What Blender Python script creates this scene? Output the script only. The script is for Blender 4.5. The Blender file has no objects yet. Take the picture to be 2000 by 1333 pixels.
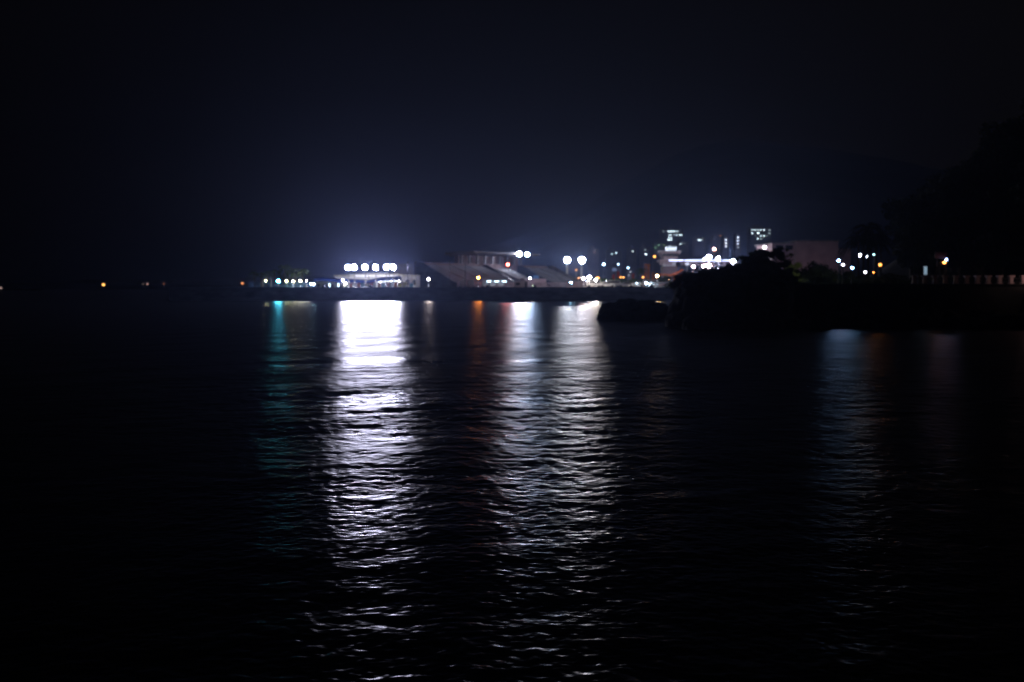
import bpy, bmesh, math, random
import numpy as np
from mathutils import Vector, Matrix, noise
PI = math.pi
R = math.radians
random.seed(7)
sc = bpy.context.scene
col = sc.collection

# ------------------------------------------------------------------ camera
CAM_H = 4.0
FPX = 1944.0                      # focal length in pixels of the 2000 px wide picture
HORIZON = 558.0
PITCH = math.atan((666.5 - HORIZON) / FPX)
cam_d = bpy.data.cameras.new('camera')
cam_d.sensor_width = 36.0
cam_d.lens = 36.0 * FPX / 2000.0
cam_d.clip_start = 0.1
cam_d.clip_end = 20000
cam_d.dof.use_dof = True
cam_d.dof.focus_distance = 12.0
cam_d.dof.aperture_fstop = 1.2
cam = bpy.data.objects.new('camera', cam_d)
cam.location = (0, 0, CAM_H)
cam.rotation_euler = (PI / 2 - PITCH, 0, 0)
col.objects.link(cam)
sc.camera = cam

def P(px, py, d):
    """the world point at distance Y=d that the pixel (of the 2000 px picture) looks at"""
    a, b = (px - 1000) / FPX, -(py - 666.5) / FPX
    cp, sp = math.cos(PITCH), math.sin(PITCH)
    y = cp + b * sp
    z = b * cp - sp
    return Vector((a / y * d, d, CAM_H + z / y * d))

# ------------------------------------------------------------------ world, night sky
world = bpy.data.worlds.new('World')
sc.world = world
world.use_nodes = True
wn = world.node_tree
bg = wn.nodes['Background']
sky = wn.nodes.new('ShaderNodeTexSky')
sky.sky_type = 'NISHITA'
sky.sun_disc = False
sky.sun_elevation = R(-3)
sky.sun_rotation = R(60)
sky.air_density = 1.0
sky.dust_density = 2.0
tint = wn.nodes.new('ShaderNodeMix'); tint.data_type = 'RGBA'; tint.blend_type = 'MULTIPLY'
tint.inputs[0].default_value = 1.0
tint.inputs[7].default_value = (1.35, 0.98, 0.80, 1)      # town glow makes the night sky greyer than clean air
wn.links.new(sky.outputs[0], tint.inputs[6])
wn.links.new(tint.outputs[2], bg.inputs[0])
bg.inputs[1].default_value = 0.024
world.cycles.sampling_method = 'AUTOMATIC'

sc.view_settings.view_transform = 'Standard'
sc.view_settings.look = 'None'
sc.view_settings.exposure = 0.0
sc.view_settings.gamma = 1.0
sc.cycles.use_denoising = True
sc.cycles.use_light_tree = True
sc.cycles.max_bounces = 5
sc.cycles.volume_bounces = 0
sc.cycles.sample_clamp_indirect = 6.0
sc.cycles.sample_clamp_direct = 0.0
sc.cycles.caustics_reflective = False
sc.cycles.caustics_refractive = False
sc.cycles.use_adaptive_sampling = False

# ------------------------------------------------------------------ materials
def pmat(name, c, rough=0.8, var=0.25, scale=1.0, metal=0.0, spec=0.3, c2=None, stretch=(1, 1, 1)):
    m = bpy.data.materials.new(name)
    m.use_nodes = True
    nt = m.node_tree
    b = nt.nodes['Principled BSDF']
    b.inputs['Roughness'].default_value = rough
    b.inputs['Metallic'].default_value = metal
    b.inputs['Specular IOR Level'].default_value = spec
    tc = nt.nodes.new('ShaderNodeTexCoord')
    mp = nt.nodes.new('ShaderNodeMapping')
    mp.inputs['Scale'].default_value = stretch
    n = nt.nodes.new('ShaderNodeTexNoise')
    n.inputs['Scale'].default_value = scale
    n.inputs['Detail'].default_value = 6
    r = nt.nodes.new('ShaderNodeValToRGB')
    r.color_ramp.elements[0].position = 0.3
    r.color_ramp.elements[1].position = 0.7
    c2 = c2 or tuple(min(1, k * (1 + var)) for k in c)
    r.color_ramp.elements[0].color = (*[k * (1 - var) for k in c], 1)
    r.color_ramp.elements[1].color = (*c2, 1)
    nt.links.new(tc.outputs['Object'], mp.inputs[0])
    nt.links.new(mp.outputs[0], n.inputs['Vector'])
    nt.links.new(n.outputs['Fac'], r.inputs[0])
    nt.links.new(r.outputs[0], b.inputs['Base Color'])
    return m

_em = {}
def emat(c, s, sample=True):
    """a glowing lamp lens, window or tube: faint procedural unevenness in the glass"""
    k = (tuple(c), s, sample)
    if k in _em:
        return _em[k]
    m = bpy.data.materials.new('lamp_glow')
    m.use_nodes = True
    nt = m.node_tree
    b = nt.nodes['Principled BSDF']
    b.inputs['Base Color'].default_value = (0.5, 0.5, 0.5, 1)
    b.inputs['Emission Color'].default_value = (*c, 1)
    b.inputs['Emission Strength'].default_value = s
    if not sample:
        n = nt.nodes.new('ShaderNodeTexNoise')
        n.inputs['Scale'].default_value = 1.3
        mr = nt.nodes.new('ShaderNodeMapRange')
        mr.inputs[3].default_value = s * 0.5
        mr.inputs[4].default_value = s * 1.5
        tc = nt.nodes.new('ShaderNodeTexCoord')
        nt.links.new(tc.outputs['Object'], n.inputs['Vector'])
        nt.links.new(n.outputs['Fac'], mr.inputs[0])
        nt.links.new(mr.outputs[0], b.inputs['Emission Strength'])
    m.cycles.emission_sampling = 'AUTO' if sample else 'NONE'
    _em[k] = m
    return m

M = dict(
    concrete=pmat('weathered_concrete', (0.26, 0.25, 0.24), 0.9, 0.35, 0.6),
    darkconcrete=pmat('wet_sea_and_shaded_concrete', (0.10, 0.10, 0.10), 0.8, 0.5, 0.35, stretch=(1, 1, 3)),
    basalt=pmat('wet_black_stone', (0.025, 0.024, 0.023), 0.8, 0.5, 0.5),
    asphalt=pmat('asphalt', (0.06, 0.06, 0.06), 0.9, 0.3, 0.8),
    soil=pmat('wooded_soil', (0.035, 0.035, 0.02), 1.0, 0.4, 0.2),
    rock=pmat('coral_rock', (0.07, 0.065, 0.055), 0.95, 0.5, 0.9),
    bench=pmat('stand_concrete', (0.21, 0.21, 0.21), 0.85, 0.2, 0.3),
    stairs=pmat('stair_concrete', (0.3, 0.29, 0.28), 0.85, 0.2, 0.3),
    brown=pmat('reddish_tile', (0.22, 0.15, 0.14), 0.8, 0.2, 0.6),
    pink=pmat('pinkish_wall_tile', (0.50, 0.36, 0.36), 0.8, 0.15, 0.4),
    white=pmat('white_paint', (0.75, 0.75, 0.74), 0.6, 0.1, 0.5),
    cream=pmat('cream_paint', (0.62, 0.60, 0.50), 0.7, 0.12, 0.5),
    blue=pmat('blue_canvas', (0.015, 0.05, 0.30), 0.7, 0.25, 0.7),
    bluepaint=pmat('blue_paint', (0.12, 0.3, 0.55), 0.6, 0.2, 0.8),
    metal=pmat('galvanised_steel', (0.45, 0.45, 0.46), 0.5, 0.15, 2.0, 0.6),
    dark=pmat('dark_painted_steel', (0.03, 0.03, 0.035), 0.6, 0.3, 2.0),
    far=pmat('far_building_render', (0.22, 0.21, 0.21), 0.9, 0.2, 0.06),
    orange=pmat('orange_paint', (0.6, 0.22, 0.07), 0.7, 0.2, 0.8),
    trunk=pmat('bark', (0.12, 0.09, 0.06), 0.95, 0.35, 3.0, stretch=(1, 1, 0.3)),
    leafdark=pmat('dark_leaves', (0.035, 0.05, 0.018), 0.8, 0.4, 0.5),
    leaf=pmat('green_leaves', (0.07, 0.13, 0.03), 0.7, 0.4, 0.5),
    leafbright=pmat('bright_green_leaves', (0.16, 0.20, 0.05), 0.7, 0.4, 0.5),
    palm=pmat('palm_leaves', (0.09, 0.13, 0.035), 0.6, 0.35, 0.6),
    rubber=pmat('tyre_rubber', (0.02, 0.02, 0.02), 0.9, 0.2, 2.0),
    glass=pmat('dark_glass', (0.02, 0.025, 0.03), 0.1, 0.1, 1.0, spec=0.6),
    skin=pmat('skin', (0.4, 0.25, 0.18), 0.6, 0.1, 3.0),
    mountain=pmat('mountain_forest', (0.03, 0.045, 0.025), 1.0, 0.4, 0.01),
)

# ------------------------------------------------------------------ mesh helpers
class MB:
    def __init__(s):
        s.bm = bmesh.new()
    def box(s, x0, x1, y0, y1, z0, z1):
        v = [s.bm.verts.new(p) for p in ((x0, y0, z0), (x1, y0, z0), (x1, y1, z0), (x0, y1, z0), (x0, y0, z1), (x1, y0, z1), (x1, y1, z1), (x0, y1, z1))]
        for f in ((3, 2, 1, 0), (4, 5, 6, 7), (0, 1, 5, 4), (1, 2, 6, 5), (2, 3, 7, 6), (3, 0, 4, 7)):
            s.bm.faces.new([v[i] for i in f])
        return s
    def frustum(s, w0, d0, w1, d1, z0, z1, cx=0, cy=0):
        v = []
        for w, d, z in ((w0, d0, z0), (w1, d1, z1)):
            v += [s.bm.verts.new(p) for p in ((cx - w, cy - d, z), (cx + w, cy - d, z), (cx + w, cy + d, z), (cx - w, cy + d, z))]
        for f in ((3, 2, 1, 0), (4, 5, 6, 7), (0, 1, 5, 4), (1, 2, 6, 5), (2, 3, 7, 6), (3, 0, 4, 7)):
            s.bm.faces.new([v[i] for i in f])
        return s
    def tube(s, pts, radii, n=8):
        rings = []
        pts = [Vector(p) for p in pts]
        if not isinstance(radii, (list, tuple)):
            radii = [radii] * len(pts)
        for i, p in enumerate(pts):
            a = pts[max(0, i - 1)]; b = pts[min(len(pts) - 1, i + 1)]
            t = (b - a).normalized()
            u = t.cross(Vector((0, 1, 0)) if abs(t.y) < 0.9 else Vector((1, 0, 0))).normalized()
            w = t.cross(u)
            rings.append([s.bm.verts.new(p + (u * math.cos(2 * PI * k / n) + w * math.sin(2 * PI * k / n)) * radii[i]) for k in range(n)])
        for i in range(len(rings) - 1):
            for k in range(n):
                s.bm.faces.new((rings[i][k], rings[i][(k + 1) % n], rings[i + 1][(k + 1) % n], rings[i + 1][k]))
        s.bm.faces.new(rings[0][::-1]); s.bm.faces.new(rings[-1])
        return s
    def ball(s, c, r, sub=2, sq=(1, 1, 1)):
        m = Matrix.Translation(c) @ Matrix.Diagonal((r * sq[0], r * sq[1], r * sq[2], 1))
        bmesh.ops.create_icosphere(s.bm, subdivisions=sub, radius=1, matrix=m)
        return s
    def prism(s, poly, y0, y1):
        """polygon in x,z extruded along y"""
        a = [s.bm.verts.new((x, y0, z)) for x, z in poly]
        b = [s.bm.verts.new((x, y1, z)) for x, z in poly]
        s.bm.faces.new(a); s.bm.faces.new(b[::-1])
        n = len(poly)
        for i in range(n):
            s.bm.faces.new((a[i], b[i], b[(i + 1) % n], a[(i + 1) % n]))
        return s
    def build(s, name, mat, parent=None, smooth=False, loc=None):
        bmesh.ops.recalc_face_normals(s.bm, faces=s.bm.faces)
        me = bpy.data.meshes.new(name)
        s.bm.to_mesh(me); s.bm.free()
        if smooth:
            me.polygons.foreach_set('use_smooth', [True] * len(me.polygons))
        me.materials.append(mat)
        o = bpy.data.objects.new(name, me)
        col.objects.link(o)
        if parent: o.parent = parent
        if loc is not None: o.location = loc
        return o

def tag(o, label, cat, group=None, kind=None):
    o['label'] = label; o['category'] = cat
    if group: o['group'] = group
    if kind: o['kind'] = kind
    return o
def thing(name, label, cat, loc=(0, 0, 0), rz=0, group=None):
    o = bpy.data.objects.new(name, None)
    o.empty_display_size = 0.3
    o.location = loc; o.rotation_euler = (0, 0, rz)
    col.objects.link(o)
    return tag(o, label, cat, group)
def kids(o):
    return [c for c in ALLK.get(o.name, [])]
def tree_copy(root, loc, rz=0, scale=1.0, label=None, group=None):
    r = root.copy(); col.objects.link(r)
    r.location = loc; r.rotation_euler = (0, 0, rz); r.scale = (scale,) * 3 if not isinstance(scale, tuple) else scale
    if label: r['label'] = label
    if group: r['group'] = group
    for ch in list(root.children):
        c = ch.copy(); col.objects.link(c); c.parent = r
        for g in list(ch.children):
            d = g.copy(); col.objects.link(d); d.parent = c
    return r
def struct(name, mb, mat, smooth=False):
    o = mb.build(name, mat, smooth=smooth)
    o['kind'] = 'structure'
    return o
def prop(mesh_arrays, name, mat, smooth=True):
    V, F = mesh_arrays
    me = bpy.data.meshes.new(name)
    me.vertices.add(len(V)); me.vertices.foreach_set('co', V.astype(np.float32).ravel())
    me.loops.add(F.size); me.loops.foreach_set('vertex_index', F.astype(np.int32).ravel())
    me.polygons.add(len(F)); me.polygons.foreach_set('loop_start', np.arange(0, F.size, F.shape[1], dtype=np.int32))
    me.polygons.foreach_set('loop_total', np.full(len(F), F.shape[1], dtype=np.int32))
    me.update(calc_edges=True)
    me.polygons.foreach_set('use_smooth', np.full(len(F), smooth))
    me.materials.append(mat)
    o = bpy.data.objects.new(name, me)
    col.objects.link(o)
    return o
def grid_faces(nr, nc):
    i = np.arange(nr * nc).reshape(nr, nc)
    return np.stack([i[:-1, :-1], i[:-1, 1:], i[1:, 1:], i[1:, :-1]], -1).reshape(-1, 4)

# ------------------------------------------------------------------ water
def make_water():
    ys = [-30.0, -10.0, 0.0, 2.0, 4.0, 5.5]
    y = 6.5
    while y < 330:
        ys.append(y)
        y += max(0.017, y * y / 14000.0)
    ys += [360, 420, 500, 650, 900, 1300, 2000, 3000, 4200, 6500, 9600]
    ys = np.array(ys)
    u = np.concatenate([-np.geomspace(0.85, 0.64, 14)[:-1], np.linspace(-0.64, 0.64, 1060), np.geomspace(0.64, 0.85, 14)[1:]])
    du = np.abs(np.gradient(u))
    yy = ys[:, None]; uu = u[None, :]
    W = np.maximum(yy, 12.0)
    X = uu * np.maximum(yy, 6.5); Y = np.broadcast_to(yy, X.shape)
    X = np.where(np.abs(uu) > 0.64, np.sign(uu) * (0.64 * np.maximum(yy, 6.5) + (np.abs(uu) - 0.64) * 1400.0), X)
    dy = np.abs(np.gradient(ys))[:, None]
    dx = np.abs(np.gradient(X, axis=1))
    rng = np.random.default_rng(11)
    Z = np.zeros(X.shape)
    resid = np.zeros(X.shape)
    n = WAVES_N
    lam = np.exp(rng.uniform(math.log(0.12), math.log(1.9), n))
    lam[:130] = np.exp(rng.uniform(math.log(0.085), math.log(0.50), 130))
    lam[130:180] = np.exp(rng.uniform(math.log(0.5), math.log(2.0), 50))
    lam[180:] = np.exp(rng.uniform(math.log(2.0), math.log(9.0), 24))
    sig_oct = WAVE_SLOPE ** 2
    tot = 0
    ph = rng.uniform(0, 2 * PI, n)
    th = rng.normal(0, 0.8, n) + 0.08
    # patches of calmer and rougher water
    patch = np.zeros(X.shape)
    for k in range(9):
        l = rng.uniform(9, 40); a = rng.uniform(0, 2 * PI)
        patch += np.sin(2 * PI / l * (X * math.cos(a) * 0.5 + Y * math.sin(a)) + rng.uniform(0, 6.3))
    patch = 1 + 0.08 * patch
    for i in range(n):
        k = 2 * PI / lam[i]
        kx, ky = k * math.sin(th[i]), k * math.cos(th[i])
        w = 1.1 if lam[i] < 0.8 else 0.85
        s2 = sig_oct * (0.85 / 130 if lam[i] < 0.5 else (0.13 / 50 if lam[i] < 2 else 0.02 / 24))
        if lam[i] > 2.0: th[i] *= 0.4
        amp = math.sqrt(2 * s2) / k
        q = np.exp(-((abs(ky) * dy / 2.2) ** 2) - ((abs(kx) * dx / 2.2) ** 2))
        phase = kx * X + ky * Y + ph[i]
        Z += amp * q * patch * (np.sin(phase) + 0.18 * np.cos(2 * phase))
        resid += s2 * (1 - q * q)
    V = np.stack([X, Y, Z], -1).reshape(-1, 3)
    F = grid_faces(len(ys), len(u))
    m = bpy.data.materials.new('sea_water')
    m.use_nodes = True
    nt = m.node_tree
    nt.nodes.remove(nt.nodes['Principled BSDF'])
    b = nt.nodes.new('ShaderNodeBsdfAnisotropic'); b.distribution = 'BECKMANN'
    df = nt.nodes.new('ShaderNodeBsdfDiffuse'); df.inputs['Color'].default_value = (0.002, 0.005, 0.007, 1)
    fr_ = nt.nodes.new('ShaderNodeFresnel'); fr_.inputs['IOR'].default_value = 1.333
    mx = nt.nodes.new('ShaderNodeMixShader')
    nt.links.new(fr_.outputs[0], mx.inputs[0]); nt.links.new(df.outputs[0], mx.inputs[1]); nt.links.new(b.outputs[0], mx.inputs[2])
    nt.links.new(mx.outputs[0], nt.nodes['Material Output'].inputs['Surface'])
    at = nt.nodes.new('ShaderNodeAttribute')
    at.attribute_name = 'ripple'
    tc = nt.nodes.new('ShaderNodeTexCoord')
    mp = nt.nodes.new('ShaderNodeMapping'); mp.inputs['Scale'].default_value = (0.045, 0.16, 1)
    n1 = nt.nodes.new('ShaderNodeTexNoise'); n1.inputs['Scale'].default_value = 1.0; n1.inputs['Detail'].default_value = 5
    mr = nt.nodes.new('ShaderNodeMapRange')
    mr.inputs[1].default_value = 0.3; mr.inputs[2].default_value = 0.7; mr.inputs[3].default_value = 0.78; mr.inputs[4].default_value = 1.2
    mul = nt.nodes.new('ShaderNodeMath'); mul.operation = 'MULTIPLY'
    nt.links.new(tc.outputs['Object'], mp.inputs[0]); nt.links.new(mp.outputs[0], n1.inputs['Vector'])
    nt.links.new(n1.outputs['Fac'], mr.inputs[0]); nt.links.new(mr.outputs[0], mul.inputs[0])
    nt.links.new(at.outputs['Fac'], mul.inputs[1]); nt.links.new(mul.outputs[0], b.inputs['Roughness'])
    o = prop((V, F), 'sea_water', m)
    alpha = np.sqrt(2 * resid + BASE_ALPHA ** 2)
    a = o.data.attributes.new('ripple', 'FLOAT', 'POINT')
    a.data.foreach_set('value', np.sqrt(alpha).astype(np.float32).ravel())
    o['kind'] = 'structure'
    return o
WAVES_N = 204
WAVE_SLOPE = 0.093
BASE_ALPHA = 0.022
make_water()

# ------------------------------------------------------------------ land
QZ = 3.5            # level of the harbour quay
def heightfield(name, xs, ys, f, mat):
    V = np.array([[(x, y, f(x, y)) for x in xs] for y in ys]).reshape(-1, 3)
    o = prop((V, grid_faces(len(ys), len(xs))), name, mat)
    o['kind'] = 'structure'
    return o
# the harbour quay, one sheet of asphalt behind the sea wall
qb = MB()
x0 = P(478, 560, 260).x; x1 = 70.0
qv = [(x0, 261.3), (420, 261.3), (900, 1100), (-150, 1100), (x0 - 2, 420)]
lo = [qb.bm.verts.new((x, y, -2)) for x, y in qv]; hi = [qb.bm.verts.new((x, y, QZ)) for x, y in qv]
qb.bm.faces.new(hi); qb.bm.faces.new(lo[::-1])
for i in range(5): qb.bm.faces.new((lo[i], lo[(i + 1) % 5], hi[(i + 1) % 5], hi[i]))
struct('quay_ground', qb, M['asphalt'])
# far shore and mountain
def fs(x, y):
    t = min(1, max(0, (y - 1000) / 100)) 
    return -1 + 4.5 * t + 2.0 * noise.noise((x * 0.01, y * 0.01, 3))
heightfield('far_shore', np.linspace(-1400, -150, 60), np.linspace(990, 1500, 12), fs, M['soil'])
RIDGE = [(-400, 556), (300, 552), (700, 535), (900, 505), (1050, 455), (1200, 372), (1330, 300), (1441, 270), (1540, 286), (1640, 300), (1760, 318), (1870, 330), (2000, 322), (2300, 340), (2800, 420)]
DR = 8000.0
rx = [P(a, b, DR).x for a, b in RIDGE]; rz = [P(a, b, DR).z for a, b in RIDGE]
def mt(x, y):
    t = max(0.0, min(1.0, (y - 1050) / (DR - 1050)))
    h = np.interp(x * DR / max(y, 1000), rx, rz)
    prof = t ** 1.25 if y <= DR else max(0, 1 - (y - DR) / 1500)
    return 2.6 + (h * prof) * (1 + 0.05 * noise.noise((x * 0.001, y * 0.001, 0))) + 40 * t * noise.noise((x * 0.003, y * 0.003, 5)) + 12 * t * noise.noise((x * 0.012, y * 0.012, 5))
_ys = np.concatenate([np.linspace(901, 2500, 24), np.linspace(2650, 8000, 30), np.linspace(8300, 9500, 5)])
_V = np.array([[(q * y, y, mt(q * y, y)) for q in np.linspace(-0.72, 1.0, 170)] for y in _ys]).reshape(-1, 3)
prop((_V, grid_faces(len(_ys), 170)), 'mountain', M['mountain'])['kind'] = 'structure'

# near wooded headland on the right
PROM = 4.05
def prof_hill(x):
    return float(np.interp(x, [50, 58, 62, 66, 70, 74, 78, 82, 100, 140, 220], [0, 1.5, 4, 6.5, 9.5, 13, 16.5, 19.5, 30, 44, 55]))
def hill(x, y):
    if y < 106: return PROM
    t = min(1.0, (y - 117) / 38.0) if y > 117 else 0
    h = prof_hill(x * 160 / max(y, 150)) * max(0, t)
    if y > 230: h *= max(0, 1 - (y - 230) / 120)
    n = noise.noise((x * 0.05, y * 0.05, 1)) * 1.5 * max(0, t) if x > 55 else 0
    return PROM + h + n
_ys = np.concatenate([np.linspace(105.0, 118, 6), np.linspace(122, 380, 60)])
_V = np.array([[(0.215 * y + q, y, hill(0.215 * y + q, y)) for q in np.linspace(0, 200, 110)] for y in _ys]).reshape(-1, 3)
prop((_V, grid_faces(len(_ys), 110)), 'headland_ground', M['soil'])['kind'] = 'structure'
# edge of the headland facing the harbour
hb = MB()
_a = [hb.bm.verts.new(p) for p in ((22.5, 105, -2), (22.5, 105, PROM - .02), (81.6, 380, PROM - .02), (81.6, 380, -2), (24.5, 105, -2), (24.5, 105, PROM - .02), (83.6, 380, PROM - .02), (83.6, 380, -2))]
for f in ((0, 1, 2, 3), (7, 6, 5, 4), (0, 4, 5, 1), (1, 5, 6, 2), (2, 6, 7, 3), (3, 7, 4, 0)): hb.bm.faces.new([_a[i] for i in f])
struct('headland_bank', hb, M['soil'])

# sea wall of the harbour: long, straight, flat-topped
w = MB()
wx0, wx1 = P(330, 560, 259).x, P(1420, 560, 259).x
w.box(wx0, wx1, 259, 261.2, -3, QZ - 0.05)
t = thing('sea_wall', 'long straight dark concrete sea wall across the harbour', 'sea wall')
w.build('wall', M['darkconcrete'], t)
c = MB(); c.box(wx0, wx1, 258.8, 261.4, QZ - 0.048, QZ + 0.06); c.build('coping', M['darkconcrete'], t)
f = MB(); f.box(wx0, wx1, 257.2, 258.98, -3, 0.35); f.build('footing', M['darkconcrete'], t)

# promenade retaining wall on the right
t = thing('promenade_wall', 'dark stone retaining wall under the white balustrade posts', 'retaining wall')
pw = MB(); pw.box(24.6, 150, 102.6, 105.4, -3, PROM); pw.build('wall', M['basalt'], t)
ew = MB(); ew.box(53.0, 150, 84, 102.39, -3, PROM - .01); ew.build('wall', M['basalt'], t)
cp = MB(); cp.box(24.6, 150, 102.4, 104.2, PROM + 0.003, PROM + 0.12); cp.build('coping', M['basalt'], t)

# ------------------------------------------------------------------ rocks
def rock(name, label, cx, cy, rx_, ry_, z, seed, mat=None, outline=None, group=None):
    bm = bmesh.new()
    bmesh.ops.create_icosphere(bm, subdivisions=5 if rx_ > 4 else 3, radius=1)
    for v in bm.verts:
        p = v.co.copy()
        if outline:   # crest heights along x, as fractions
            hx = np.interp(p.x, [a for a, _ in outline], [b for _, b in outline])
        else:
            hx = 1.0
        n = noise.fractal(Vector((p.x * 2.2, p.y * 2.2, p.z * 2.2 + seed)), 1.0, 2.0, 5) * 0.16
        n += noise.fractal(Vector((p.x * 7, p.y * 7, p.z * 7 + seed)), 1.0, 2.0, 3) * 0.05
        top = z * hx if p.z > 0 else 2.5
        pz = abs(p.z) ** 0.55 * (1 if p.z > 0 else -1)
        v.co = Vector((cx + p.x * rx_ * (1 + n * 0.6), cy + p.y * ry_ * (1 + n), pz * top * (1 + n * 0.9)))
    me = bpy.data.meshes.new(name); bm.to_mesh(me); bm.free()
    me.materials.append(mat or M['rock'])
    o = bpy.data.objects.new(name, me); col.objects.link(o)
    return tag(o, label, 'rock', group)

# the big shaggy mound between the floodlights and the headland
def crest(px_c, half, pts, d):
    return [((px - px_c) / half, P(px, py, d).z) for px, py in pts]
c1 = crest(1430, 122, [(1300, 556), (1315, 545), (1330, 533), (1360, 528), (1400, 527), (1430, 522), (1452, 514), (1466, 500), (1478, 490), (1500, 492), (1520, 488), (1528, 496), (1535, 518), (1545, 540), (1553, 552)], 101)
bx = P(1430, 560, 101).x
rock('rock_mound', 'large dark shaggy rock mound with two humps in front of the tower', bx, 101, 122 / FPX * 101, 7.0, 1.0, 4.2, outline=c1)
rock('shore_rock', 'low flat dark rock at the tip left of the mound', P(1243, 600, 116).x, 117, 4.4, 3.0, 2.3, 8.1)
srng = random.Random(5)
for i in range(34):
    px = 1340 + i * 20 + srng.uniform(-8, 8)
    d = srng.uniform(90, 100)
    pt = P(px, 600, d)
    r_ = srng.uniform(0.9, 2.4)
    rock('boulder', 'dark boulder at the foot of the headland shore', pt.x, d, r_, r_ * srng.uniform(0.7, 1.1), srng.uniform(0.5, 1.9), i * 1.7, group='boulders along the headland shore')

# ------------------------------------------------------------------ vegetation
def leaf_crown(name, mat, parent, rx_, rz_, zc, n, size, seed, blobs=9, trunk_z=None):
    rg = np.random.default_rng(seed)
    cen = rg.normal(0, 0.5, (blobs, 3)) * np.array([rx_, rx_, rz_]) * 0.95 + np.array([0, 0, zc])
    cen[:, 2] = np.clip(cen[:, 2], zc - rz_ * 0.7, zc + rz_ * 0.8)
    rad = rg.uniform(0.3, 0.55, blobs) * min(rx_, rz_ * 1.2)
    b = rg.integers(0, blobs, n)
    dirs = rg.normal(size=(n, 3)); dirs /= np.linalg.norm(dirs, axis=1)[:, None]
    rr = rad[b] * rg.uniform(0.45, 1.08, n)
    c = cen[b] + dirs * rr[:, None] * np.array([1, 1, 0.8])
    a = rg.normal(size=(n, 3)); a /= np.linalg.norm(a, axis=1)[:, None]
    bb = np.cross(a, rg.normal(size=(n, 3))); bb /= np.linalg.norm(bb, axis=1)[:, None]
    s = size * rg.uniform(0.6, 1.4, n)[:, None]
    V = np.stack([c - a * s, c + bb * s * 0.5, c + a * s, c - bb * s * 0.5], 1).reshape(-1, 3)
    F = np.arange(n * 4).reshape(-1, 4)
    o = prop((V, F), name, mat, smooth=False)
    if parent: o.parent = parent
    return o
def make_tree(name, label, cat, mat, h, rx_, seed, n=2600, size=0.28, group=None):
    t = thing(name, label, cat, group=group)
    tb = MB()
    rg = random.Random(seed)
    tb.tube([(0, 0, -0.5), (0.1, 0, h * 0.25), (rg.uniform(-.3, .3), 0.1, h * 0.55), (0.2, 0, h * 0.85)], [h * 0.035, h * 0.028, h * 0.02, h * 0.006])
    for k in range(6):
        a = rg.uniform(0, 2 * PI); z = h * rg.uniform(0.3, 0.55)
        tb.tube([(0.05, 0, z), (math.cos(a) * rx_ * 0.35, math.sin(a) * rx_ * 0.35, z + h * 0.15), (math.cos(a) * rx_ * 0.7, math.sin(a) * rx_ * 0.7, z + h * 0.25)], [h * 0.014, h * 0.009, h * 0.003], 5)
    tb.build('trunk', M['trunk'], t)
    leaf_crown('crown', mat, t, rx_, h * 0.32, h * 0.66, n, size, seed)
    return t
def make_bush(name, label, cat, mat, h, rx_, seed, n=900, size=0.14, group=None):
    t = thing(name, label, cat, group=group)
    sb = MB()
    for k in range(4):
        a = k * 1.7 + seed
        sb.tube([(0, 0, -0.2), (math.cos(a) * rx_ * .3, math.sin(a) * rx_ * .3, h * .5)], [0.04, 0.015], 5)
    sb.build('stem', M['trunk'], t)
    leaf_crown('foliage', mat, t, rx_, h * 0.5, h * 0.45, n, size, seed, blobs=16)
    return t
def make_palm(name, label, mat, h, seed, group=None, flen=2.6, nf=20):
    t = thing(name, label, 'palm tree', group=group)
    rg = random.Random(seed)
    lean = rg.uniform(-0.5, 0.5)
    MB().tube([(0, 0, -0.3), (lean * .2, 0, h * .33), (lean * .6, 0, h * .7), (lean, 0, h)], [0.22, 0.16, 0.14, 0.12], 8).build('trunk', M['trunk'], t)
    bm = bmesh.new()
    for k in range(nf):
        a = 2 * PI * k / nf + rg.uniform(-.2, .2)
        el = rg.uniform(-0.1, 1.25)
        L = flen * rg.uniform(0.8, 1.15)
        d = Vector((math.cos(a), math.sin(a), 0)); side = Vector((-d.y, d.x, 0))
        pts = []
        for j in range(10):
            s = j / 9
            pts.append(Vector((lean, 0, h)) + d * (L * s * math.cos(el * (1 - s * .3)) + 0.02) + Vector((0, 0, L * (s * math.sin(el) - 0.85 * s * s))))
        for j in range(9):
            for sg in (-1, 1):
                for q in (0, 0.5):
                    p = pts[j].lerp(pts[j + 1], q)
                    w_ = 0.55 * L / 2.6 * math.sin(PI * min(1, (j + q + 1.2) / 10.5)) ** 0.6
                    e = p + side * sg * w_ + (pts[j + 1] - pts[j]) * 1.2 + Vector((0, 0, -0.28 * w_ - rg.uniform(0, .1)))
                    wd = (pts[j + 1] - pts[j]) * 0.28
                    vs = [bm.verts.new(x) for x in (p - wd * .5, p + wd, e)]
                    bm.faces.new(vs)
            wv = Vector((0, 0, 0.03))
            vs = [bm.verts.new(x) for x in (pts[j] - wv, pts[j + 1] - wv, pts[j + 1] + wv, pts[j] + wv)]
            bm.faces.new(vs)
    me = bpy.data.meshes.new('crown'); bm.to_mesh(me); bm.free(); me.materials.append(mat)
    o = bpy.data.objects.new('crown', me); col.objects.link(o); o.parent = t
    return t

# wooded headland, tree by tree
rg = random.Random(21)
protos = [make_tree('hill_tree', 'dark broadleaf tree in the wood covering the headland slope', 'tree', M['leafdark'], 8.5, 3.3, s, 3000, 0.30, 'trees on the wooded headland') for s in (1, 2, 3, 4)]
spots = []
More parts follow.
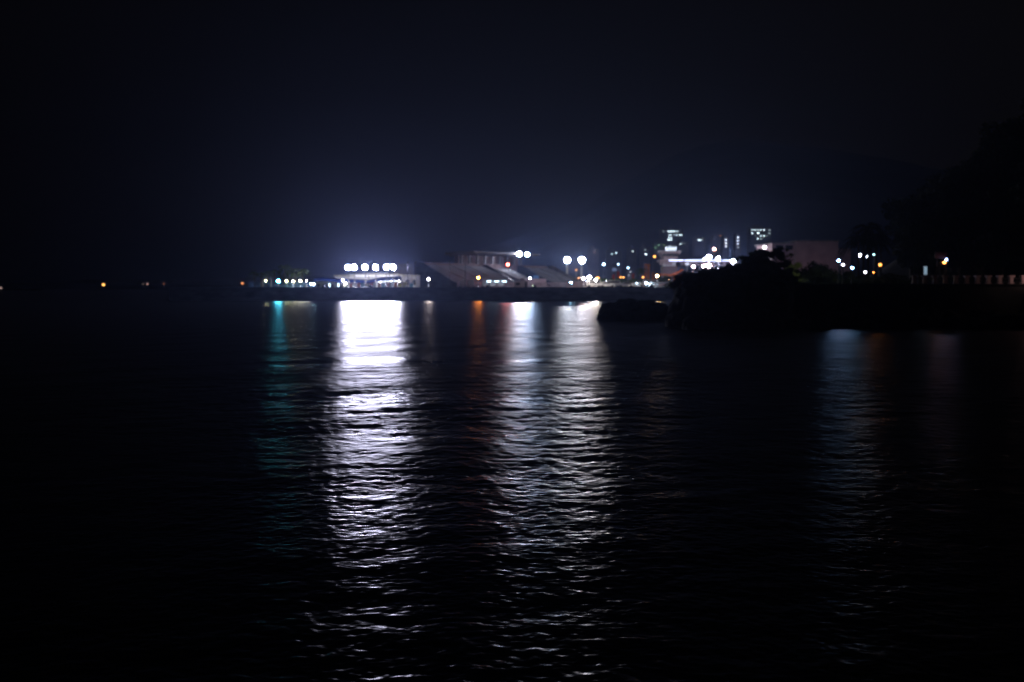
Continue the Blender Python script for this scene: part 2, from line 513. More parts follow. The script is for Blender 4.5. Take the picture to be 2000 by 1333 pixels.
# crest line against the sky
for px in range(1768, 2075, 18):
    d = rg.uniform(150, 172)
    x = P(px, 500, d).x
    spots.append((x, d))
for k in range(88):
    d = rg.uniform(120, 168)
    px = rg.uniform(1768, 2090)
    spots.append((P(px, 500, d).x, d))
for i, (x, d) in enumerate(spots):
    s = rg.uniform(0.62, 1.05)
    if d < 128: s *= 0.6
    loc = (x, d, hill(x, d) - 0.3)
    if i < 4:
        o = protos[i]; o.location = loc; o.scale = (s,) * 3; o.rotation_euler.z = rg.uniform(0, 6)
    else:
        tree_copy(protos[i % 4], loc, rg.uniform(0, 6), s)
# bushes over the rock mound
bp = [make_bush('bush', 'dark bush growing along the crest of the rock mound', 'bush', M['leafdark'], 1.5, 0.9, s, 1100, 0.12, 'bushes on the rock mound') for s in (1, 2, 3)]
crestpts = [(1316, 549, .7), (1326, 540, .8), (1340, 534, .9), (1356, 530, .8), (1372, 528, .8), (1390, 527, .9), (1408, 527, .8), (1425, 524, .8), (1440, 519, .8), (1450, 512, .8), (1460, 503, .8), (1469, 495, .8), (1477, 487, .7), (1487, 488, .6), (1498, 491, .6), (1509, 489, .6), (1519, 485, .7), (1526, 491, .8), (1532, 506, .8), (1538, 526, .9), (1546, 538, .9), (1554, 548, .8)]
for i, (px, py, s) in enumerate(crestpts):
    p = P(px, py, 101 + rg.uniform(-1.5, 1.5)); p.z -= 1.35 * s
    if i < 3:
        o = bp[i]; o.location = p; o.scale = (s,) * 3
    else:
        tree_copy(bp[i % 3], p, rg.uniform(0, 6), s)
# dark trees between mound and palms
mid = [make_bush('shore_tree', 'x', 'tree', M['leafdark'], 5.0, 3.4, s, 4200, 0.2) for s in (11, 12)]
lab = ['tallest rounded dark tree in front of the pinkish building', 'dark tree spreading left of the tallest rounded one by the pinkish building', 'dark tree just left of the row of white path lamps',
       'low dark tree beside the bright green tree', 'low dark tree beneath the white path lamps', 'low dark tree between the two lowest white path lamps', 'low dark tree right of the glaring orange lamp']
for i, (px, py, d, w_) in enumerate([(1594, 506, 120, .7), (1576, 520, 118, .6), (1620, 514, 116, .7), (1563, 539, 112, .6), (1650, 541, 112, .8), (1676, 543, 114, .8), (1738, 530, 116, .9)]):
    p = P(px, py, d)
    sc_ = (p.z - PROM) / 4.6
    o = mid[i] if i < 2 else tree_copy(mid[i % 2], p, i)
    o.location = (p.x, d, PROM - .2); o.scale = (w_, w_, sc_); o['label'] = lab[i]
# bright tree lit from behind the mound
bt = make_tree('lit_tree', 'bright yellow green tree lit beside the right flank of the rock mound', 'tree', M['leafbright'], 5.0, 2.2, 31, 2400, 0.2)
p = P(1552, 514, 114); bt.location = (p.x, 114, PROM); bt.scale = ((p.z - PROM) / 4.7,) * 3
# palms by the headland
pg = 'silhouetted palms at the foot of the headland'
pp = [make_palm('palm_tree', 'tallest dark palm at the foot of the wooded headland', M['leafdark'], 7.6, 3, pg, 3.0, 26), make_palm('palm_tree', 'leaning palm', M['leafdark'], 6.0, 9, pg, 2.6, 24)]
pl = ['tallest dark palm at the foot of the wooded headland', 'leftmost shorter palm of the dark palm clump', 'dark palm just left of the tallest palm', 'dark palm right of the tallest palm against the wood', 'short dark palm above the orange lamp']
for i, (px, py, d) in enumerate([(1698, 447, 140), (1677, 470, 138), (1686, 462, 143), (1711, 464, 141), (1722, 474, 137)]):
    p = P(px, py, d)
    o = pp[0] if i == 0 else (pp[1] if i == 1 else tree_copy(pp[i % 2], p, i * 1.3))
    base = 7.6 if i % 2 == 0 else 6.0
    o.location = (p.x, d, hill(p.x, d)); o.scale = ((p.z - hill(p.x, d)) / base,) * 3; o['label'] = pl[i]
hp = make_bush('hedge', 'dark clipped hedge below the palms on the headland path', 'hedge', M['leafdark'], 1.7, 1.6, 77, 1500, 0.12)
p = P(1700, 545, 120); hp.location = (p.x, 120, PROM)

# ------------------------------------------------------------------ lamps
def lamp(name, label, px, py, d, ground, r, c, L, group=None, pole=0.07, cat='street lamp', globe=True, arm=0.0, polemat=None, sample=True, front=False):
    """lamp post: pole, head housing, glowing lens"""
    p = P(px, py, d)
    t = thing(name, label, cat, (p.x, d, ground), 0, group)
    h = p.z - ground
    pm = polemat or M['metal']
    b = MB()
    if arm:
        b.tube([(arm, 0.15, 0), (arm, 0.15, h + r), (arm * 0.4, 0.1, h + r * 1.6), (0, 0, h + r * 1.3)], [pole * 1.4, pole, pole * 0.7, pole * 0.6])
    else:
        yb = r * 1.12 + pole if front else 0
        b.tube([(0, yb, 0), (0, yb, h * 0.5), (0, yb, h - r * 0.9 * (not front))], [pole * 1.5, pole * 1.1, pole])
    yb = r * 1.12 + pole if front else (0.15 if arm else 0)
    b.tube([(arm, yb, 0), (arm, yb, 0.25)], [pole * 3, pole * 2.6])
    b.build('pole', pm, t)
    hd = MB()
    if not front: hd.tube([(0, 0, h + r * 0.75), (0, 0, h + r * 1.1), (0, 0, h + r * 1.25)], [r * 1.15, r * 0.9, r * 0.2], 12)
    if front:      # a bowl-shaped floodlight housing open towards the harbour
        for j in range(3):
            a0, a1 = (j * PI / 6), ((j + 1) * PI / 6 - (.1 if j == 2 else 0))
            hd.tube([(0, -r * .06 + r * 1.1 * math.sin(a0), h), (0, -r * .06 + r * 1.1 * math.sin(a1), h)], [r * 1.08 * math.cos(a0), r * 1.08 * math.cos(a1) + .02], 20)
    if front:
        ring = [[hd.bm.verts.new((rr * math.cos(2 * PI * k / 24), yy, h + rr * math.sin(2 * PI * k / 24))) for k in range(24)] for yy, rr in ((-r * .5, r * 1.06), (-r * .04, r * 1.06), (-r * .04, r * 1.10), (-r * .5, r * 1.10))]
        for q in range(4):
            for k in range(24):
                hd.bm.faces.new((ring[q][k], ring[q][(k + 1) % 24], ring[(q + 1) % 4][(k + 1) % 24], ring[(q + 1) % 4][k]))
    hobj = hd.build('lamp_head', M['dark'], t)
    lb_ = MB().ball((0, 0, h), r, 3 if front else 2)
    if front:
        bmesh.ops.bisect_plane(lb_.bm, geom=lb_.bm.verts[:] + lb_.bm.edges[:] + lb_.bm.faces[:], plane_co=(0, 0, 0), plane_no=(0, 1, 0), clear_outer=True)
    lb_.build('lens', emat(c, L, sample), hobj, True)
    return t
WHT = (0.86, 0.88, 1.0)
BLU = (0.25, 0.5, 1.0)
ORG = (1.0, 0.36, 0.07)
WRM = (1.0, 0.62, 0.35)
def I2L(I, r): return I / (PI * r * r)

# the six floodlights on the left, on a shared light bar each
gr = 'six floodlights above the blue canopy'
words = ['leftmost', 'second', 'third', 'fourth', 'fifth', 'rightmost']
for i, px in enumerate((680, 691.5, 713, 733.5, 754.5, 768)):
    lamp('floodlight', f'{words[i]} of six dazzling white floodlights above the blue canopy', px, 522.5, 273, QZ, 0.60, (0.74, 0.73, 1.0), I2L(1200, 0.60), gr, 0.11, 'floodlight', polemat=M['stairs'], front=True)
lamp('floodlight', 'left dazzling white floodlight above the pavilion roof of the stands', 1014, 496.5, 358, P(1014, 496.5, 358).z - 1.3, 0.75, (0.9, 0.85, 1.0), I2L(1250, 0.75), 'pair of floodlights above the pavilion roof', 0.1, 'floodlight', front=True)
lamp('floodlight', 'right bluish floodlight above the pavilion roof of the stands', 1029.5, 497.5, 360, P(1029.5, 497.5, 360).z - 1.3, 0.65, (0.42, 0.62, 1.0), I2L(950, 0.65), 'pair of floodlights above the pavilion roof', 0.1, 'floodlight', front=True)
lamp('tower_floodlight', 'left of two dazzling floodlights on thick pale poles beyond the stands', 1108, 508.5, 500, QZ, 1.35, (0.82, 0.86, 1.0), I2L(2600, 1.35), 'pair of floodlights on thick pale poles', 0.42, 'floodlight', polemat=M['cream'], front=True)
lamp('tower_floodlight', 'right of two dazzling floodlights on thick pale poles beyond the stands', 1136.5, 508.5, 500, QZ, 1.5, (0.88, 0.86, 1.0), I2L(3100, 1.5), 'pair of floodlights on thick pale poles', 0.42, 'floodlight', polemat=M['cream'], front=True)

lamp('street_lamp', 'added unseen low lamp lighting the two thick pale poles', 1122, 553, 489, QZ, .3, (.9, .85, 1), I2L(60, .3), 'lamps of the harbour town')  # uplight added out of sight to brighten the pale poles
# left lamp row under the palms
gr = 'row of lamps under the lit palms'
for px, py, r, c, I, lb in ((543.5, 549.5, 0.30, (0.07, 0.60, 0.85), 110, 'cyan blue lamp, brightest and leftmost of the row under the palms'),
                        (559.5, 549.5, 0.20, (1.0, 0.95, 0.45), 8, 'small white lamp just right of the cyan lamp under the palms'),
                        (572.5, 549.8, 0.24, (1.0, 0.9, 0.6), 9, 'middle white lamp of the row under the palms'),
                        (586.5, 549.0, 0.26, (0.9, 0.9, 0.7), 9, 'white lamp under the rightmost lit palm'),
                        (598.5, 548.8, 0.13, (0.9, 0.7, 0.75), 6, 'small faint lamp right of the palms, last of the high row')):
    lamp('promenade_lamp', lb, px, py, 264, QZ, r, c, I2L(I, r), gr, front=I > 50)
for px, py, lb in ((607.5, 555, 'low blue lamp right of the palms'), (613, 555.3, 'low faint blue lamp beside the other low blue lamp')):
    lamp('bollard_lamp', lb, px, py, 268, QZ, 0.14, (0.4, 0.75, 1.0), I2L(10, .14), 'pair of low blue lamps')
# promenade lamps before the stands
lamp('promenade_lamp', 'small white lamp on a thin post before the dark end wall of the stands', 837, 545.5, 263, QZ, 0.19, (1.0, 0.82, 0.85), I2L(22, .19), 'lamps on thin posts before the stands', front=True)
lamp('promenade_lamp', 'orange rimmed lamp on a thin post before the middle of the stands', 934, 543, 263, QZ, 0.24, (1.0, 0.28, 0.03), I2L(30, .24), 'lamps on thin posts before the stands', front=True)
lamp('promenade_lamp', 'small white lamp on a thin post at the pinkish block before the stands', 1035, 543.5, 263, QZ, 0.16, (0.95, 0.88, 1.0), I2L(16, .16), 'lamps on thin posts before the stands')
lamp('signal_lamp', 'red light on a mast in front of the pavilion columns', 992, 517, 318, QZ, 0.36, (1.0, 0.06, 0.04), I2L(60, .36), cat='signal light')
# town side
town = [(1125.5, 527.5, 0.30, (1, .42, .08), .9, 330, 'amber lamp between the two thick pale floodlight poles'),
        (1130.0, 543.5, 0.24, (1, .38, .10), .5, 290, 'dull orange lamp left of the right thick pale pole'),
        (1139.5, 543.8, 0.26, (1, .72, .7), 30, 280, 'pinkish white lamp touching the right thick pale pole'),
        (1151.0, 542.0, 0.42, (1, .9, .98), 200, 280, 'largest white lamp on the quay right of the thick pale poles'),
        (1163.5, 547.3, 0.27, (1, .85, .8), 120, 266, 'low white lamp under the pair of amber lamps'),
        (1165.5, 542.7, 0.22, (1, .40, .08), .8, 285, 'amber lamp just above the low white lamp'),
        (1168.8, 543.0, 0.22, (1, .44, .10), .9, 290, 'yellow lamp beside the amber lamp above the low white lamp'),
        (1212.3, 542.0, 0.22, (1, .38, .08), .8, 300, 'left of the twin amber lamps above the hedge'),
        (1217.8, 542.0, 0.22, (1, .38, .08), .8, 300, 'right of the twin amber lamps above the hedge'),
        (1256.0, 541.8, 0.24, (1, .38, .08), .9, 290, 'amber lamp below the pale fan palm'),
        (1283.5, 539.3, 0.30, (1, .62, .30), 22, 265, 'large warm lamp left of the tower building base'),
        (1278.5, 501.5, 0.75, (1, .40, .08), 9, 620, 'amber lamp high to the left of the tower building'),
        (1179.0, 516.8, 0.60, (.45, .75, 1), 40, 600, 'blue white lamp high above the quay, brightest of the high pair'),
        (1207.5, 516.6, 0.50, (.4, .6, .8), 8, 600, 'fainter blue lamp high above the quay right of the brighter one'),
        (1227.0, 523.5, 0.50, (.45, .7, .9), 10, 560, 'pale blue lamp high above the twin amber lamps'),
        (1231.0, 531.0, 0.25, (.5, .5, .6), 0.6, 480, 'very faint small lamp under the pale blue lamp'),
        (1228.0, 538.5, 0.25, (.5, .5, .6), 0.6, 470, 'very faint lamp just over the hedge right of the twin amber lamps'),
        (1115.0, 552.3, 0.20, (.3, .65, 1), 18, 264, 'low light blue lamp at the end of the railing'),
        (1041.0, 558.0, 0.12, (.7, .9, .6), 0.6, 263, 'tiny greenish lamp low on the quay edge before the railing'),
        (1262.5, 553.5, 0.20, (.6, .8, 1), 50, 264, 'low blue white lamp among the parked cars'),
        (1395.0, 487.0, 0.34, (1, .45, .35), 30, 330, 'pink lamp above the bright lamps of the wing'),
        (1384.5, 502.5, 0.75, (.72, .76, 1), 1900, 340, 'dazzling white floodlight over the building wing'),
        (1403.0, 505.0, 0.55, (.86, .86, 1), 500, 340, 'second white floodlight over the building wing'),
        (1376.5, 505.5, 0.30, (.8, .86, 1), 50, 338, 'small white lamp left of the dazzling wing floodlight'),
        (1431.5, 510.5, 0.58, (.70, .80, 1), 1200, 352, 'dazzling white lamp at the right end of the wing above the mound'),
        (1354.5, 521.0, 0.40, (1, .55, .6), 60, 320, 'pinkish lamp under the left part of the wing'),
        (1374.0, 520.0, 0.42, (1, .6, .62), 70, 320, 'left of two pinkish white lamps glaring over the mound'),
        (1384.5, 519.0, 0.62, (1, .5, .52), 220, 320, 'right of two pinkish white lamps glaring over the mound'),
        (1493.5, 483.5, 0.42, (.85, .88, 1), 10, 260, 'white lamp just above the right hump of the mound'),
        ]
for px, py, r, c, I, d, lb in town:
    tall = 'floodlight' in lb
    lamp('floodlight' if tall else 'street_lamp', lb, px, py, d, QZ, r, c, I2L(I, r), 'lamps of the harbour town', 0.08, 'floodlight' if tall else 'street lamp', sample=I >= 12)
# headland lamps
g1 = 'white lamps on the headland path'
_ol = lamp
def lamp(*a, **k):
    k.setdefault('polemat', M['dark'])
    return _ol(*a, **k)
lamp('path_lamp', 'highest blue white lamp of the descending headland row', 1638, 509.5, 108, PROM, 0.13, BLU, I2L(3.0, .13), g1, 0.05)
lamp('path_lamp', 'second white lamp of the descending headland row', 1646.5, 517.5, 107.5, PROM, 0.14, (.8, .8, 1), I2L(.8, .14), g1, 0.05)
lamp('path_lamp', 'third blue lamp of the descending headland row', 1664.5, 523.5, 107, PROM, 0.14, (.25, .55, 1), I2L(1.6, .14), g1, 0.05)
lamp('path_lamp', 'lowest white lamp of the descending headland row', 1690.0, 532.0, 112, PROM, 0.14, (.86, .84, 1), I2L(.7, .14), g1, 0.05)
lamp('path_lamp', 'white lamp seen between the leftmost palm trunks', 1679.0, 499.0, 180, PROM, 0.24, (.86, .86, 1), I2L(14, .24), g1, 0.05)
lamp('path_lamp', 'white lamp behind the middle palm trunks', 1694.5, 501.0, 180, PROM, 0.20, (.7, .75, 1), I2L(7, .2), g1, 0.05)
lamp('path_lamp', 'tiny teal lamp behind the right palm trunks', 1707.0, 497.5, 182, PROM, 0.12, (.4, .8, .85), I2L(.6, .12), g1, 0.05, sample=False)
lamp('street_lamp', 'glaring orange lamp at the foot of the wooded headland', 1719.0, 517.5, 113, PROM, 0.17, ORG, I2L(.45, .17), None, 0.05)
lamp('street_lamp', 'tiny red orange lamp low between hedge and glaring orange lamp', 1706.0, 532.5, 112, PROM, 0.06, (1, .25, .05), I2L(.25, .06), None, 0.04, sample=False)
lamp('street_lamp', 'orange lamp above the balustrade, lower of the close pair', 1844.5, 513.0, 110, PROM, 0.16, ORG, I2L(.7, .16), 'close pair of lamps above the balustrade', 0.05, arm=-0.35)
lamp('street_lamp', 'small blue white lamp above the balustrade, upper of the close pair', 1848.5, 507.5, 110.6, PROM, 0.11, (.35, .5, 1), I2L(1.1, .11), 'close pair of lamps above the balustrade', 0.05)
_pl = lamp('street_lamp', 'low pinkish lamp on the promenade at the right end of the balustrade', 2033, 531, 100.8, PROM, 0.13, (1, .66, .6), I2L(6, .13), None, 0.05, front=True)
_pl.rotation_euler.z = R(-127)
# distant shore on the left
for px, py, r, c, I, lb in ((202, 556.3, 1.3, (1, .42, .1), 22, 'small orange lamp, the brightest on the far left shore'),
                        (279.5, 555, .8, (.6, .4, .35), .5, 'very faint greyish lamp beside a pink lamp on the far shore'),
                        (288, 555.2, 1.0, (.9, .5, .45), 2.0, 'small pink lamp on the far left shore'),
                        (320, 554.7, .9, (.7, .22, .1), .8, 'dim reddish lamp on the far shore right of the pink one'),
                        (473.5, 553.5, 1.3, (1, .33, .1), 8, 'small orange lamp just left of the lit quay'),
                        (1.5, 563, 1.0, (.9, .6, .55), 1.5, 'faint pinkish lamp at the very left end of the far shore')):
    dd = 1050 if py < 560 else 800
    p = P(px, py, dd)
    g = min(p.z - 3.0, fs(p.x, dd)) if dd > 1000 else 0.0
    lamp('shore_lamp', lb, px, py, dd, g, r, c, I2L(I, r) , 'lamps on the far shore', 0.15, sample=False)
# stone islet carrying the left-most lamp
p = P(1.5, 563, 800)
rock('islet', 'low dark islet at the far left with a faint lamp', p.x, 803, 30, 12, 1.4, 3)
# mast on the mountain
p = P(1441, 263, 7900)
t = thing('radio_mast', 'thin mast with a dim red beacon on the dark mountain ridge', 'mast', (p.x, 7900, p.z - 60))
t.scale = (2, 2, 2)
mm = MB()
for a in range(3):
    mm.tube([(3 * math.cos(a * 2.1), 3 * math.sin(a * 2.1), -25), (0.4 * math.cos(a * 2.1), 0.4 * math.sin(a * 2.1), 29)], [0.3, 0.15], 5)
mm.build('lattice', M['dark'], t)
MB().ball((0, 0, 30), 1.6, 1).build('beacon', emat((1, .05, .06), 0.9, False), t)

# ------------------------------------------------------------------ the grandstand
RUN = Vector((45, 67, 0)); RL = RUN.length; Rn = RUN.normalized()
Pn = Vector((Rn.y, -Rn.x, 0))
A0 = Vector((P(812, 560, 320).x, 320, QZ))          # rear bottom corner, near end
gs_rot = math.atan2(Rn.y, Rn.x) - PI / 2            # local y = run, local x = towards the field
gs = thing('grandstand', 'long concrete grandstand with stepped seating and a roofed pavilion in its middle', 'grandstand', A0, gs_rot)
HB = P(812, 512, 320).z - QZ                         # height of the back edge
DP = 15.5
def tiers(y0, y1, name, steps=16, h0=1.3, hb=HB):
    b = MB()
    for k in range(steps):
        xa = DP * (1 - (k + 1) / steps); xb = DP * (1 - k / steps)
        z = h0 + (hb - h0 - 0.9) * (k + 1) / steps
        b.box(xa, xb - 0.001 * 0, y0, y1, 0.02 if k % 2 else 0.03, z)
    return b.build(name, M['bench'], gs)
tiers(0.62, RL * 0.45, 'seating')
tiers(RL * 0.74, RL - 0.62, 'seating')
# parapets at back and the end walls
b = MB(); b.box(-0.5, -0.02, 0.0, RL, 0, HB); b.build('back_wall', M['brown'], gs)
for y0 in (0.0, RL - 0.6):
    b = MB(); b.prism([(0.003, 0), (DP + 1, 0), (DP + 1, 1.4), (DP - 0.5, 1.75), (2.2, HB + 0.1), (0.003, HB + 0.1)], y0, y0 + 0.6); b.build('end_wall', M['concrete'] if y0 else M['darkconcrete'], gs)  # near wall gets darker concrete, painting the shade of its unlit side
# stair aisles
for k, yy in enumerate((0.11, 0.22, 0.33, 0.42, 0.80, 0.90)):
    b = MB()
    for s in range(16):
        xa = DP * (1 - (s + 1) / 16); z = 1.3 + (HB - 2.2) * (s + 1) / 16
        b.box(xa + 0.35, xa + 0.95, RL * yy, RL * yy + 1.1, z - 0.5, z + 0.02 + 0.2 - 0.4 * 0)
    b.build('aisle', M['stairs'], gs)
# middle: raised pavilion with roof, columns and shaded gaps
y0, y1 = RL * 0.505, RL * 0.695
b = MB()
for k in range(10):
    xa = 2 + (DP - 4.5) * (1 - (k + 1) / 10); xb = 2 + (DP - 4.5) * (1 - k / 10)
    b.box(xa, xb, y0 + 1.0, y1 - 5.5, 0.05, 2.0 + 4.4 * (k + 1) / 10)
b.build('pavilion_steps', M['stairs'], gs)
for a_, b__ in ((RL * .452, RL * .452 + .5), (RL * .735 - .45, RL * .735)):
    b = MB(); b.prism([(0.05, 0), (DP - .6, 0), (DP - .6, 1.5), (2.0, HB - .3), (0.05, HB - .3)], a_, b__); b.build('gap_shade_wall', M['dark'], gs)  # dark walls paint the shade of the gaps beside the pavilion
b = MB(); b.box(DP - 2.6, DP - 0.9, y0 + 0.6, y1 - 0.3, 0.1, 2.9); b.build('podium_front', M['pink'], gs)
b = MB(); b.box(DP - 3.0, DP - 2.63, y1 - 6, y1 - 2.5, 2.5, 4.1); b.build('scoreboard', M['bluepaint'], gs)
RY0, RY1 = RL * 0.28, RL * 0.80
ZR = P(900, 498, 345).z - QZ
b = MB(); b.prism([(-5.6, ZR - 0.2), (6.5, ZR + 0.55), (6.5, ZR + 1.0), (-5.6, ZR + 0.75)], RY0, RY1)
b.build('roof', M['stairs'], gs)
b = MB(); b.box(-4.2, -2.2, RY0 + 3.0, RY1 - 1.5, 0.0, ZR - 0.15); b.build('press_box', M['brown'], gs)
n_c = 9
for k in range(n_c):
    y = RY0 + 3.0 + (RY1 - RY0 - 5.0) * k / (n_c - 1)
    b = MB(); b.box(-1.6, -0.8, y, y + 0.8, 0, ZR + 0.0); b.build('column', M['stairs'], gs)
for k in range(n_c - 1):
    y = RY0 + 4.2 + (RY1 - RY0 - 5.0) * k / (n_c - 1)
    b = MB(); b.box(-2.19, -2.1, y, y + 1.8, HB + 0.4, ZR - 0.8); b.build('window', M['glass'], gs)
for k in range(7):
    y = RY0 + 2 + (RY1 - RY0 - 4) * k / 6
    b = MB(); b.prism([(-5.4, ZR - 0.6), (6.2, ZR + 0.2), (6.2, ZR + 0.5), (-5.4, ZR - 0.25)], y, y + 0.35); b.build('roof_beam', M['stairs'], gs)
# front railing / arcade of the stand
fr = MB(); fr.box(DP + 1.1, DP + 1.35, 0, RL, 1.2, 1.45)
for k in range(60):
    y = RL * k / 60; fr.box(DP + 1.15, DP + 1.3, y, y + 0.35, 0, 1.2)
fr.build('front_railing', M['pink'], gs)

# pinkish block in front
def block(name, label, cat, x0p, x1p, ytop, d, depth, mat, ybot=None, parts=None):
    a = P(x0p, ytop, d); b_ = P(x1p, ytop, d)
    t = thing(name, label, cat, ((a.x + b_.x) / 2, d, QZ))
    hw = (b_.x - a.x) / 2; h = a.z - QZ
    MB().box(-hw, hw, 0, depth, 0, h).build('wall', mat, t)
    MB().box(-hw - .12, hw + .12, -.12, depth + .12, h + .003, h + .18).build('coping', M['concrete'], t)
    return t, hw, h
t, hw, h = block('kiosk', 'pinkish flat roofed block on the quay before the pavilion', 'kiosk', 1003, 1031, 549.5, 275, 3, M['pink'])
MB().box(hw * .6, hw * .85, -.06, -.003, 0.02, 1.9 if h > 2 else h * .85).build('door', M['dark'], t)
MB().box(-hw * .7, -hw * .1, -.06, -.003, h * .35, h * .75).build('window', M['glass'], t)
t, hw, h = block('low_wall', 'pale concrete wall on the quay between the stands and the thick pale poles', 'wall', 1106, 1178, 551, 300, .5, M['pink'])

# railing along the quay
def railing(name, label, px0, px1, d, mat, hh=1.25, n=30):
    a = P(px0, 560, d).x; b_ = P(px1, 560, d).x
    t = thing(name, label, 'railing', (a, d, QZ))
    L = b_ - a
    MB().box(0, L, 0, .08, hh - .1, hh).box(0, L, 0.01, .07, .15, .22).build('rail', mat, t)
    for k in range(n + 1):
        x = L * k / n
        MB().box(x - .05, x + .05, -.02, .1, 0, hh + .05).build('post', mat, t)
    return t
railing('railing', 'pale upright railing on the quay below the right seating', 1044, 1112, 268, M['pink'], 1.25, 22)
railing('railing', 'pale railing on the quay before the parked cars by the mound', 1268, 1312, 265, M['white'], 1.3, 18)
railing('railing', 'bluish railing on the quay under the lit palms', 486, 615, 266, M['bluepaint'], 1.3, 40)

# ------------------------------------------------------------------ cars and vans
CARCOL = {}
def carpaint(c):
    if c not in CARCOL:
        CARCOL[c] = pmat('car_paint', c, 0.3, 0.05, 1.0, spec=0.5)
    return CARCOL[c]
def car_mesh(L, W, prof, name):
    pass
def make_car(label, c, van=False, group='vehicles parked on the quay'):
    t = thing('parked_van' if van else 'parked_car', label, 'van' if van else 'car', group=group)
    if van:
        body = [(-2.2, .35), (2.15, .35), (2.25, .9), (2.0, 1.15), (1.55, 1.9), (-2.1, 1.95), (-2.2, 1.7)]
        win = [(1.8, 1.2), (1.45, 1.75), (-1.9, 1.75), (-1.95, 1.2)]
    else:
        body = [(-2.1, .35), (2.1, .3), (2.15, .7), (1.2, .88), (.55, 1.38), (-.9, 1.45), (-1.75, 1.0), (-2.1, .92)]
        win = [(1.05, .9), (.48, 1.3), (-.85, 1.36), (-1.5, .95)]
    bb = MB().prism(body, -.82, .82)
    bmesh.ops.bevel(bb.bm, geom=list(bb.bm.edges), offset=.07, segments=2, affect='EDGES')
    bb.build('body', carpaint(c), t)
    for s in (-1, 1):
        MB().prism(win, *sorted((s * .823, s * .835))).build('window', M['glass'], t)
        for x in (-1.35, 1.35):
            MB().tube([(x, s * .62, .33), (x, s * .84, .33)], .33, 14).build('wheel', M['rubber'], t)
        MB().box(*sorted((2.12, 2.17)), *sorted((s * .45, s * .75)), .6, .75).build('headlight', M['white'], t)
    return t
cars = [('white hatchback parked right of the low pale wall', (.75, .75, .75), False, 1186), ('silver saloon parked under the twin amber lamps', (.45, .46, .48), False, 1222),
        ('white van parked left of the fan palm', (.72, .72, .7), True, 1198), ('beige car parked beneath the fan palm', (.6, .5, .4), False, 1242),
        ('white van parked beside the low blue white lamp', (.75, .75, .76), True, 1272), ('silver car parked nearest the mound end of the quay', (.55, .55, .57), False, 1296),
        ('pale van parked near the low white lamp', (.68, .67, .65), True, 1160), ('red car parked behind the white railing', (.5, .06, .05), False, 1285)]
cgrp = 'vehicles parked on the quay'
for i, (lb, c, van, px) in enumerate(cars):
    t = make_car(lb, c, van)
    dd = 273 + (i % 3) * 4
    p = P(px, 558, dd); t.location = (p.x, dd, QZ); t.rotation_euler.z = rg.uniform(-.15, .15) + (PI if i % 2 else 0)
vv = [('pale van parked left of the dark gap before the stands', 904), ('pink lit van parked beside the orange rimmed lamp', 920), ('first van of the row of three before the pavilion', 948), ('second van of the row of three before the pavilion', 963), ('third van of the row of three before the pavilion', 978)]
for i, (lb, px) in enumerate(vv):
    t = make_car(lb, (.72, .6, .6), True)
    p = P(px, 558, 274); t.location = (p.x, 274, QZ); t.rotation_euler.z = -PI / 2
    lg = MB().box(2.0 * 0 - .3, .5, -.5, .5, 1.96, 2.1).build('roof_box', M['white'], t)
gl = 'lamps over the parked vans'
for i, (px, lb) in enumerate(((955, 'left flat pale blue lamp over the parked vans'), (970, 'middle flat pale blue lamp over the parked vans'), (985, 'right flat pale blue lamp over the parked vans'))):
    p = P(px, 550, 270)
    t = thing('canopy_lamp', lb, 'lamp', (p.x, 270, QZ), 0, gl)
    MB().tube([(0, 0, 0), (0, 0, p.z - QZ - .1)], [.07, .05]).build('pole', M['metal'], t)
    MB().box(-.55, .55, -.2, .2, p.z - QZ - .08, p.z - QZ + .08).build('lens', emat((.5, .72, .9), 13), t)

# ------------------------------------------------------------------ left: blue canopy, lit hall behind
def ribbon(pts, d, depth, thick, name, mat, parent):
    """a sagging canvas canopy following the eave line"""
    bm = bmesh.new()
    rows = []
    for px, py in pts:
        p = P(px, py, d)
        rows.append([bm.verts.new((p.x, d, p.z - thick)), bm.verts.new((p.x, d, p.z)), bm.verts.new((p.x, d + depth * .5, p.z + .35)), bm.verts.new((p.x, d + depth, p.z)), bm.verts.new((p.x, d + depth, p.z - thick))])
    for i in range(len(rows) - 1):
        for k in range(4):
            bm.faces.new((rows[i][k], rows[i + 1][k], rows[i + 1][k + 1], rows[i][k + 1]))
        bm.faces.new((rows[i][4], rows[i + 1][4], rows[i + 1][0], rows[i][0]))
    bm.faces.new(rows[0]); bm.faces.new(rows[-1][::-1])
    bmesh.ops.recalc_face_normals(bm, faces=bm.faces)
    me = bpy.data.meshes.new(name); bm.to_mesh(me); bm.free(); me.materials.append(mat)
    o = bpy.data.objects.new(name, me); col.objects.link(o); o.parent = parent
    return o
cn = thing('canopy', 'long sagging blue canvas canopy beneath the six floodlights', 'canopy')
ribbon([(612, 545.5), (625, 543.5), (640, 545), (660, 547.3), (680, 547.2), (700, 548), (715, 549), (730, 546.5), (745, 544), (760, 543), (778, 541)], 276, 8, .75, 'canvas', M['blue'], cn)
for px in (618, 648, 680, 694, 710, 716, 735, 750, 775):
    p = P(px, 548, 276.4)
    MB().tube([(p.x, 276.4, QZ), (p.x, 276.4, p.z - .2)], .08, 6).build('post', M['metal'], cn)
for a, b_, L_ in ((668, 706, 2.6), (718, 728, 2.0), (730, 777, 1.8)):
    p = P(a, 550.5, 278); q = P(b_, 549.5 if a > 720 else 551, 278)
    MB().tube([(p.x, 278, p.z), (q.x, 278, q.z)], .13, 6).build('light_tube', emat((.8, .86, 1) if a > 720 else (1, .86, .9), L_ * 1.6), cn)
hall = thing('sports_hall', 'long pale low hall lit white behind the blue canopy', 'hall')
a = P(655, 534, 296); b_ = P(814, 534, 296)
